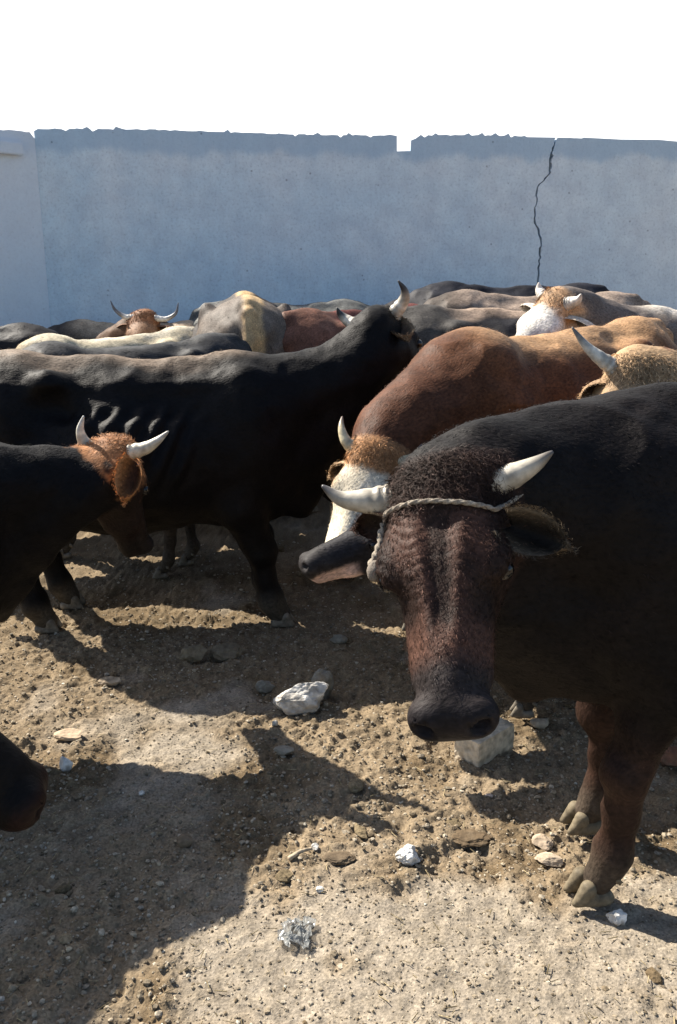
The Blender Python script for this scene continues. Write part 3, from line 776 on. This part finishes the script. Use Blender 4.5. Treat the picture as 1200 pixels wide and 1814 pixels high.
stone('masonry_block', 'chunky pale block of broken masonry with a dab of red, beneath the bull\'s muzzle', 'block', 858, 1326, (.25, .13, .15), (.62, .53, .40), 21, 5, 0, .05, .75, patch=(.07, .05, .05, .035, (.42, .10, .04)), box=.93)
stone('stone', 'flat tan stone lying near the left edge in the sun', 'stone', 124, 1300, (.115, .07, .035), (.50, .38, .26), 14)
stone('stone', 'small upright white chip below the flat tan stone at left', 'stone', 116, 1352, (.05, .035, .065), (.70, .69, .67), 15, 3)
stone('pebble', 'lone white pebble below the large jagged white stone', 'pebble', 487, 1287, (.028, .026, .026), WHITE, 16, 3)
stone('stone', 'lumpy white stone alone on bare earth left of the bull\'s hooves', 'stone', 724, 1518, (.078, .06, .055), (.66, .65, .62), 17, 4, 5, .28)
stone('pebble', 'white pebble touching the end of the pale stick', 'pebble', 559, 1502, (.026, .024, .02), WHITE, 18, 3)
stone('stone', 'bright white chip just below the bull\'s front hoof', 'stone', 1093, 1622, (.052, .042, .04), (.74, .72, .68), 19, 4, 5, .26)
stone('stone', 'upper of two flat tan stones left of the bull\'s front hooves', 'stone', 962, 1487, (.062, .07, .03), (.42, .33, .24), 22, 4)
stone('stone', 'lower, paler flat stone of the two left of the bull\'s front hooves', 'stone', 975, 1518, (.085, .06, .028), (.46, .37, .27), 23, 4)
stone('stone', 'small tan stone in the dark shadow below the left bull', 'stone', 196, 1212, (.095, .05, .04), (.38, .30, .21), 24, 4)
stone('stone', 'pale flat stone between the masonry block and the bull\'s leg', 'stone', 958, 1278, (.085, .06, .035), (.40, .33, .24), 25, 4)
stone('stone', 'reddish brown stone at the right edge behind the bull\'s leg', 'stone', 1192, 1342, (.10, .08, .07), (.22, .11, .07), 26, 4)
stone('pebble', 'small pinkish pebble midway between block and white stone', 'pebble', 868, 1405, (.035, .022, .018), (.6, .5, .44), 27, 3)
stone('pebble', 'tiny white pebble below the pale stick', 'pebble', 566, 1574, (.026, .02, .016), WHITE, 28, 3)
stone('stone', 'flat grey stone inside the head of the large cattle shadow', 'stone', 502, 1338, (.08, .05, .03), (.26, .235, .19), 29, 4)
stone('stone', 'round brown stone inside the large cattle shadow', 'stone', 328, 1490, (.05, .045, .04), (.20, .15, .10), 30, 3)
stone('dung_pat', 'dark trodden dung pat right of the lumpy white stone', 'dung', 835, 1478, (.12, .08, .022), (.12, .085, .05), 31, 4, 0, .30)
stone('dung_pat', 'dark brown dung pat beside the white pebble and stick', 'dung', 600, 1520, (.09, .05, .020), (.13, .095, .06), 32, 4, 0, .30)
stone('dung_heap', 'knobbly heap of dung in the sunlit sliver below the big black bull', 'dung', 345, 1168, (.12, .09, .075), (.20, .165, .11), 33, 4, 3, .3)
stone('dung_heap', 'wider heap of dung just right of the knobbly one', 'dung', 402, 1160, (.15, .11, .085), (.17, .14, .095), 34, 4, 3, .3)
stone('stone', 'dull grey stone in shade between the two lit ground patches', 'stone', 598, 1140, (.09, .06, .05), (.20, .185, .15), 35, 4)
stone('pebble', 'small cream pebble at the left edge of the sunlit foreground', 'pebble', 250, 1395, (.024, .02, .016), WHITE, 36, 3)

# stick
g0 = ground_at(512, 1524); g1 = ground_at(553, 1509)
pts = spline([(g0.x, g0.y, gz_at(g0.x, g0.y) + .012), ((g0.x + g1.x) / 2, (g0.y + g1.y) / 2 + .003, gz_at(g0.x, g0.y) + .02), (g1.x, g1.y, gz_at(g1.x, g1.y) + .014)], 14)
a, q, t3 = tube(pts, np.linspace(.007, .0045, 14) * (1 + .1 * np.sin(np.arange(14) * 2.1)), 8)
obj('stick', mesh_np('stick', a, q, t3, np.array([[.42, .34, .24]]) * (.7 + .6 * vnoise(a, 90, 2))[:, None], mat=M_STONE), label='short pale broken stick lying on the earth', cat='stick')

# crumpled plastic
mp_, tp, bpn = newmat('plastic_film'); bpn.inputs['Base Color'].default_value = (.34, .35, .34, 1); bpn.inputs['Roughness'].default_value = .22; bpn.inputs['Alpha'].default_value = .42
def crumple(px, py, sx, sy, sz, seed, label):
    n = 46; u, v = np.meshgrid(np.linspace(-1, 1, n), np.linspace(-1, 1, n), indexing='ij'); u, v = u.ravel(), v.ravel()
    P = np.stack([u, v, np.zeros_like(u)], 1); rg = 1 - np.abs(fbm(P + seed, 1.8, 4, seed) * 2 - 1) * 2
    X = (u * (1 - .25 * np.abs(v)) + (fbm(P, 3, 2, seed + 1) - .5) * .9) * sx / 2; Y_ = (v * .9 + (fbm(P, 3, 2, seed + 2) - .5) * .9) * sy / 2
    Z = np.abs(rg) * sz * (1 - .45 * np.maximum(np.abs(u), np.abs(v))) + .006
    I = (np.arange(n - 1)[:, None] * n + np.arange(n - 1)[None]).ravel(); q = np.stack([I, I + n, I + n + 1, I + 1], 1)
    g = ground_at(px, py); o = obj('plastic_scrap', mesh_np('plastic_scrap', np.stack([X, Y_, Z], 1), q, None, mat=mp_, smooth=False), label=label, cat='litter')
    o.location = (g.x, g.y, gz_at(g.x, g.y)); md = o.modifiers.new('thickness', 'SOLIDIFY'); md.thickness = .0008
crumple(527, 1655, .080, .095, .026, 3, 'crumpled clear plastic scrap on the sunlit earth in the foreground')

# ------------------------------------------------------------------ herd
# 1 the haltered bull in the right foreground
cattle('bull', 'dark brown-black bull with a rope halter, standing in the right foreground with lowered head', 'bull',
       (1.19, 2.14), 187, 1.03, pxy(774, 862, 1.78), (-.02, -.72, -.68), up=(-.28, -.6, .8), h=.0085, hs=.98, hw=1.12, mott=.35, mz=.86,
       col=dict(base=(.006, .0045, .0045), facedark=(.016, .010, .008), head=(.075, .038, .027), poll=(.046, .028, .022), legs=(.036, .019, .013), muzzle=(.030, .024, .023), pad=(.018, .015, .016)),
       horns=([(.0, -.085, -.03), (-.0, -.14, -.02), (-.005, -.19, -.005), (-.03, -.225, .02)], [(.0, .085, -.03), (-.01, .14, -.015), (-.025, .185, -.005), (-.045, .222, .005)]),
       horn_cols=((.50, .45, .36), (.07, .065, .07)), horn_tip=.85, horn_r=.036, legr=1.14, feet=(.04, -.06, .05, -.06), fur=130000, fur_len=.014, fur_w=.0015, neckr=1.12, girth=1.05, deep=.07, curl=.5, wrinkle=.0022, shoulder=1.1,
       ears={1: dict(wroot=pxy(906, 932, 1.71), wdir=(.82, -.34, -.30), wopen=(-.15, -.92, .30), inner=(.005, .004, .004), rim=(.15, .12, .085), len=.125, w=.048, cup=.058),
             -1: dict(dir=(-.2, -1.0, -.5), open=(.6, .1, .3), len=.12)}, polltuft=.85, hoofcol=(.16, .13, .085))

# rope halter tied on the bull
info = CATTLE[[k for k in CATTLE if 'rope halter' in k][0]]
bv = BVHTree.FromPolygons([tuple(v) for v in info['V']], [tuple(int(i) for i in q) for q in info['Q']])
def on_skin(u, ang, lift=.006):
    s_ = info['s']; c = Vector(info['hp'](u, 0, -.08) * s_); p = Vector(info['hp'](u, math.sin(ang) * .21, -.08 + math.cos(ang) * .21) * s_)
    d = (c - p).normalized(); hit = bv.ray_cast(p, d)
    if hit[0] is None: return np.array(c)
    return np.array(hit[0] - d * lift)
def rope(paths, root):
    for nm, pts, rad in paths:
        P = spline(pts, max(60, len(pts) * 6)); a, q, t3 = tube(P, np.full(len(P), rad), 18, 3, .22)
        cc = np.array([[.30, .255, .20]]) * (.65 + .7 * vnoise(a, 120, 5))[:, None]
        obj(nm, mesh_np(nm, a, q, t3, cc, mat=M_ROPE), root)
hr = bpy.data.objects.new('rope_halter', None); COL.objects.link(hr); hr.location = info['root'].location; hr.rotation_euler = info['root'].rotation_euler
hr['label'] = 'frayed pale rope halter tied round the forehead and cheek of the foreground bull'; hr['category'] = 'halter'; hr.empty_display_size = .1
brow = [on_skin(.062 + .010 * math.sin(a_ * 2), a_, .008) for a_ in np.linspace(-1.55, .95, 26)] + [on_skin(.058, 1.1), on_skin(.035, 1.28, .004), on_skin(.0, 1.42, -.015)]
cheek = [on_skin(u, -1.18 - .10 * (u - .06) / .1, .010) for u in np.linspace(.055, .165, 9)]
kp = cheek[-1]; dn = np.array([0, 0, -1.0])
rope([('brow_rope', brow, .0050), ('cheek_rope', cheek, .0075)], hr)
Vk, Tk = ico(3); Vk = Vk * [.020, .020, .024] * (1 + .25 * (fbm(Vk, 3, 3, 5) - .5))[:, None] + kp
obj('knot', mesh_np('knot', Vk, None, Tk, np.repeat([[.20, .17, .14]], len(Vk), 0), mat=M_ROPE), hr)

# 2 big black bull across the middle
cattle('bull', 'big black bull with visible ribs standing side-on across the middle, facing right', 'bull',
       (-.86, 3.92), 3, 1.00, pxy(670, 566, 4.15), (.50, .62, -.55), h=.012, hs=1.05, up=(-.3, .1, 1),
       col=dict(base=(.0045, .004, .0045), top=(.19, .14, .10), topw=.12, poll=(.03, .025, .02)),  # top: sunlit highlight along the spine, painted into the coat colour
       horns=([(-.01, -.085, -.01), (-.04, -.15, .02), (-.08, -.175, .04), (-.13, -.17, .06)], [(-.01, .085, -.02), (-.03, .14, .02), (-.06, .165, .045), (-.095, .165, .06)]),
       horn_cols=((.6, .55, .46), (.03, .03, .035)), horn_tip=.62, legr=1.42, feet=(.06, .10, .24, .20), fur=42000, fur_len=.014, fur_w=.0024, ribs=.026, belly=.08,
       ears={-1: dict(root=(.02, -.09, -.06), dir=(-.25, -.55, -.85), open=(-.67, -.65, -.3), inner=(.035, .025, .02), rim=(.16, .12, .08), len=.15, w=.058), 1: dict(dir=(0, 1, -.3), open=(.8, 0, 0))}, neckr=1.0, hips=1.3, deep=.10, nm=(.14, 0, -.13), wd=.03)
cattle('cow', 'small dark cow hidden behind the big black bull, only its legs and belly showing', 'cow',
       (-.55, 4.62), 182, .84, (-1.25, 4.62, .72), (-.55, 0, -.8), h=.016, hs=.95, col=dict(base=(.008, .007, .008), legs=(.05, .042, .036)), horns=(None,), fur=0, deep=.08, feet=(.05, -.08, .06, -.04))
# 3 left bull with ginger poll
cattle('bull', 'black bull at the left with ginger poll and two white horns, facing away', 'bull',
       (-1.62, 2.39), 53, .93, pxy(200, 792, 3.08), (.10, .38, -.92), h=.010, hs=.94, up=(.15, 1, .3), crown=.185, polltuft=1.2, deep=.22,
       wd=.03, nm=(0, 0, -.10), hbo=(.09, 0, -.07), npo=(.065, 0, -.09), col=dict(base=(.004, .0035, .004), poll=(.34, .155, .065), head=(.02, .012, .009), muzzle=(.02, .015, .012)),
       horns=([(.0, .055, -.03), (-.03, .105, -.02), (-.09, .115, -.01), (-.155, .085, .0)], [(.01, -.065, -.03), (-.005, -.15, -.02), (-.035, -.21, -.01), (-.075, -.265, .0)]),
       horn_cols=((.62, .57, .44), (.75, .72, .66)), horn_tip=.8, horn_r=.034, fur=34000, fur_len=.018, fur_w=.0022, curl=.7,
       ears={-1: dict(wroot=pxy(244, 822, 2.90), wdir=(-.30, -.30, -.90), wopen=(-.35, -.93, .2), inner=(.04, .016, .008), rim=(.55, .27, .11), len=.17, w=.066, cup=.06), 1: dict(dir=(0, 1, -.3), open=(.8, 0, 0))}, ear_col=(.28, .12, .04), neckr=.85)
# 4 muzzle at the left edge
cattle('cow', 'dark reddish-black cow of which only the muzzle shows at the left edge', 'cow',
       (-1.60, .58), 50, .84, (-.97, 1.50, .98), (.60, .16, -.66), h=.010, hs=1.3, col=dict(base=(.005, .004, .004), muzzle=(.006, .005, .005), pad=(.016, .008, .007)), horns=(None,), fur=9000, fur_len=.012)
# 5 brown cow with white face
cattle('cow', 'rust-brown cow with orange poll and white face, head lowered between bulls', 'cow',
       (.94, 3.97), 216, 1.10, pxy(664, 808, 3.16), (-.30, -.55, -.72), h=.010, hs=.86, up=(0, -.9, .5),
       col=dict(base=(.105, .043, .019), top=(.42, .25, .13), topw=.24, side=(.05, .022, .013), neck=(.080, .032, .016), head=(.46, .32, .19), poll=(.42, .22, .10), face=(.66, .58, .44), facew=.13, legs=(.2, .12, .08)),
       horns=([(-.01, -.08, -.02), (-.03, -.13, -.01), (-.075, -.165, .0), (-.13, -.18, -.01)], [(-.01, .08, -.02), (-.02, .12, .0), (-.05, .15, .01), (-.11, .165, .01)]),
       horn_cols=((.66, .56, .36), (.14, .08, .06)), horn_tip=.85, horn_r=.027, ears={-1: dict(dir=(.5, -.8, -1), open=(.8, 0, 0), len=.13), 1: dict(dir=(.4, .9, -.9), open=(.8, 0, 0), len=.13)}, polltuft=.8, fur=46000, fur_len=.0105, fur_w=.0020, curl=.2, feet=(-.05, .06, 0, 0), neckr=1.0, wd=.11)
# 6 black head with pink chin
cattle('cow', 'hornless black cow with pinkish chin, its low head poking out beside the haltered bull', 'cow',
       (1.10, 2.98), 172, .80, pxy(712, 912, 2.86), (-.82, -.22, -.26), h=.011, hs=.95,
       col=dict(base=(.012, .011, .013), head=(.018, .017, .020), chin=(.55, .40, .36), muzzle=(.03, .027, .027), pad=(.03, .027, .027)), horns=(None,), fur=9000, fur_len=.014)
# 7 blond poll behind the bull's back
cattle('cow', 'blond-polled cow with a dark-tipped white horn looking over the haltered bull\'s back', 'cow',
       (2.10, 3.42), 198, .95, pxy(1132, 655, 3.15), (-.18, -.42, -.85), h=.011, hs=1.05, up=(0, -1, .45),
       col=dict(base=(.20, .10, .055), head=(.34, .22, .125), poll=(.42, .28, .16), face=(.44, .31, .18)),
       horns=([(-.0, -.085, -.02), (-.02, -.15, -.0), (-.055, -.21, .01), (-.11, -.27, .02)], [(-.0, .085, -.02), (-.01, .15, .0), (-.04, .21, .02), (-.09, .25, .03)]),
       horn_cols=((.68, .62, .52), (.10, .09, .09)), horn_tip=.8, horn_r=.031, ears={-1: dict(dir=(.4, -.7, -1), open=(.8, 0, 0), len=.15)}, fur=26000, fur_len=.014, fur_w=.0022, curl=.35, polltuft=1.1, crown=.2)

far = dict(h=.018, fur=4500, fur_len=.016, fur_w=.004, furmin=.9)
cattle('cow', 'grey-brown cow seen from behind with a tan stripe down its high rump', 'cow', (-.72, 6.75), 97, 1.16, (-1.0, 7.9, 1.1), (0, .8, -.5),
       col=dict(base=(.05, .042, .038), rump=(.13, .105, .085), top=(.50, .34, .17), topw=.10, rearstripe=(.55, .38, .20)), horns=(None,), hips=1.8, girth=1.3, **far)
cattle('cow', 'dark slate cow whose smooth rump slopes down in front of the striped cow', 'cow', (-1.33, 5.2), 213, .99, (-2.25, 4.6, .8), (-.8, -.1, -.6),
       col=dict(base=(.030, .030, .032), top=(.06, .06, .06)), horns=(None,), wd=.24, neckr=.7, **far)
cattle('cow', 'cream cow with pale shoulders behind the big black bull\'s loin', 'cow', (-1.66, 6.1), 222, .985, (-2.4, 5.5, .9), (-.5, -.5, -.7),
       col=dict(base=(.50, .43, .30), top=(.58, .52, .40), neck=(.30, .22, .12)), horns=(None,), wd=.20, neckr=.8, **far)
cattle('cow', 'cow with a ginger poll and thin upswept horns peering over the cream cow', 'cow', (-1.75, 7.5), 262, .96, pxy(258, 563, 6.75), (-.1, -.75, -.62), up=(0, -.5, .9),
       col=dict(base=(.10, .055, .03), head=(.20, .10, .055), poll=(.30, .14, .07), face=(.25, .14, .08)),
       horns=([(0, -.08, 0), (-.0, -.17, .0), (-.03, -.25, .04), (-.08, -.29, .09)], [(0, .08, 0), (-.0, .17, .0), (-.03, .25, .04), (-.09, .27, .10)]),
       horn_cols=((.6, .58, .55), (.1, .11, .14)), horn_r=.024, horn_tip=.5, polltuft=1.3, **far)
cattle('cow', 'blue-black cow along the wall at the far left, lowest back of all', 'cow', (-2.75, 6.5), 5, .99, (-1.9, 6.2, .9), (.7, 0, -.6),
       col=dict(base=(.012, .012, .016)), horns=(None,), **far)
cattle('cow', 'dark brown cow with a light tan back line at the far left by the wall', 'cow', (-1.95, 7.8), 184, .97, (-3.2, 7.4, 1.0), (-.7, 0, -.6),
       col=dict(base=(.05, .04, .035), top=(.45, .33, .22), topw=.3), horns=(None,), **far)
cattle('cow', 'maroon cow with rounded rump directly behind the black bull\'s raised neck', 'cow', (.27, 6.55), 42, 1.09, (.85, 7.3, 1.0), (.4, .5, -.6),
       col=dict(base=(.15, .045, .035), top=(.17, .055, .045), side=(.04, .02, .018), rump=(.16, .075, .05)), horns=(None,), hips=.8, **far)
cattle('cow', 'ash-grey cow whose back shows in the gap between striped rump and maroon cow', 'cow', (-.35, 8.0), 8, 1.10, (.9, 8.1, 1.0), (.7, 0, -.6),
       col=dict(base=(.13, .13, .12), top=(.16, .16, .15)), horns=(None,), **far)
cattle('cow', 'grey-black cow with pale back ridge right of the black bull\'s horns', 'cow', (1.28, 5.95), -3, 1.11, (2.4, 5.85, .95), (.7, -.1, -.7),
       col=dict(base=(.020, .019, .022), top=(.42, .31, .23), topw=.14, rump=(.06, .055, .05)), horns=(None,), **far)
cattle('cow', 'tan-grey backed cow second from the wall, right of the raised horns', 'cow', (1.45, 7.0), 178, 1.17, (.2, 7.1, 1.05), (-.7, 0, -.6),
       col=dict(base=(.07, .055, .045), top=(.30, .23, .18), topw=.3), horns=(None,), **far)
cattle('cow', 'dark blue-black cow nearest the wall, below the crack', 'cow', (1.45, 8.0), 180, 1.22, (.1, 8.0, 1.15), (-.7, 0, -.6),
       col=dict(base=(.024, .024, .030)), horns=(None,), hips=1.5, **far)
cattle('cow', 'white-faced cow with sandy poll and stub horn turned toward the left', 'cow', (2.30, 5.35), 190, 1.11, pxy(985, 532, 4.95), (-.60, -.30, -.60), up=(-.4, -.5, .8),
       col=dict(base=(.16, .13, .11), top=(.62, .55, .46), topw=.16, head=(.60, .52, .43), poll=(.48, .30, .17), face=(.70, .66, .60)),
       horns=([(0, -.08, 0), (-.02, -.12, .02), (-.04, -.13, .05)], [(0, .08, 0), (-.02, .13, .02), (-.04, .15, .05)]), horn_cols=((.7, .66, .58), (.6, .55, .5)), polltuft=1.4, **far)
cattle('cow', 'pale cream cow at the far right edge beyond the rust-brown cow', 'cow', (3.1, 7.6), 2, 1.05, (4.3, 7.6, 1.0), (.7, 0, -.6),
       col=dict(base=(.40, .33, .24), top=(.62, .54, .42), topw=.3), horns=(None,), **far)
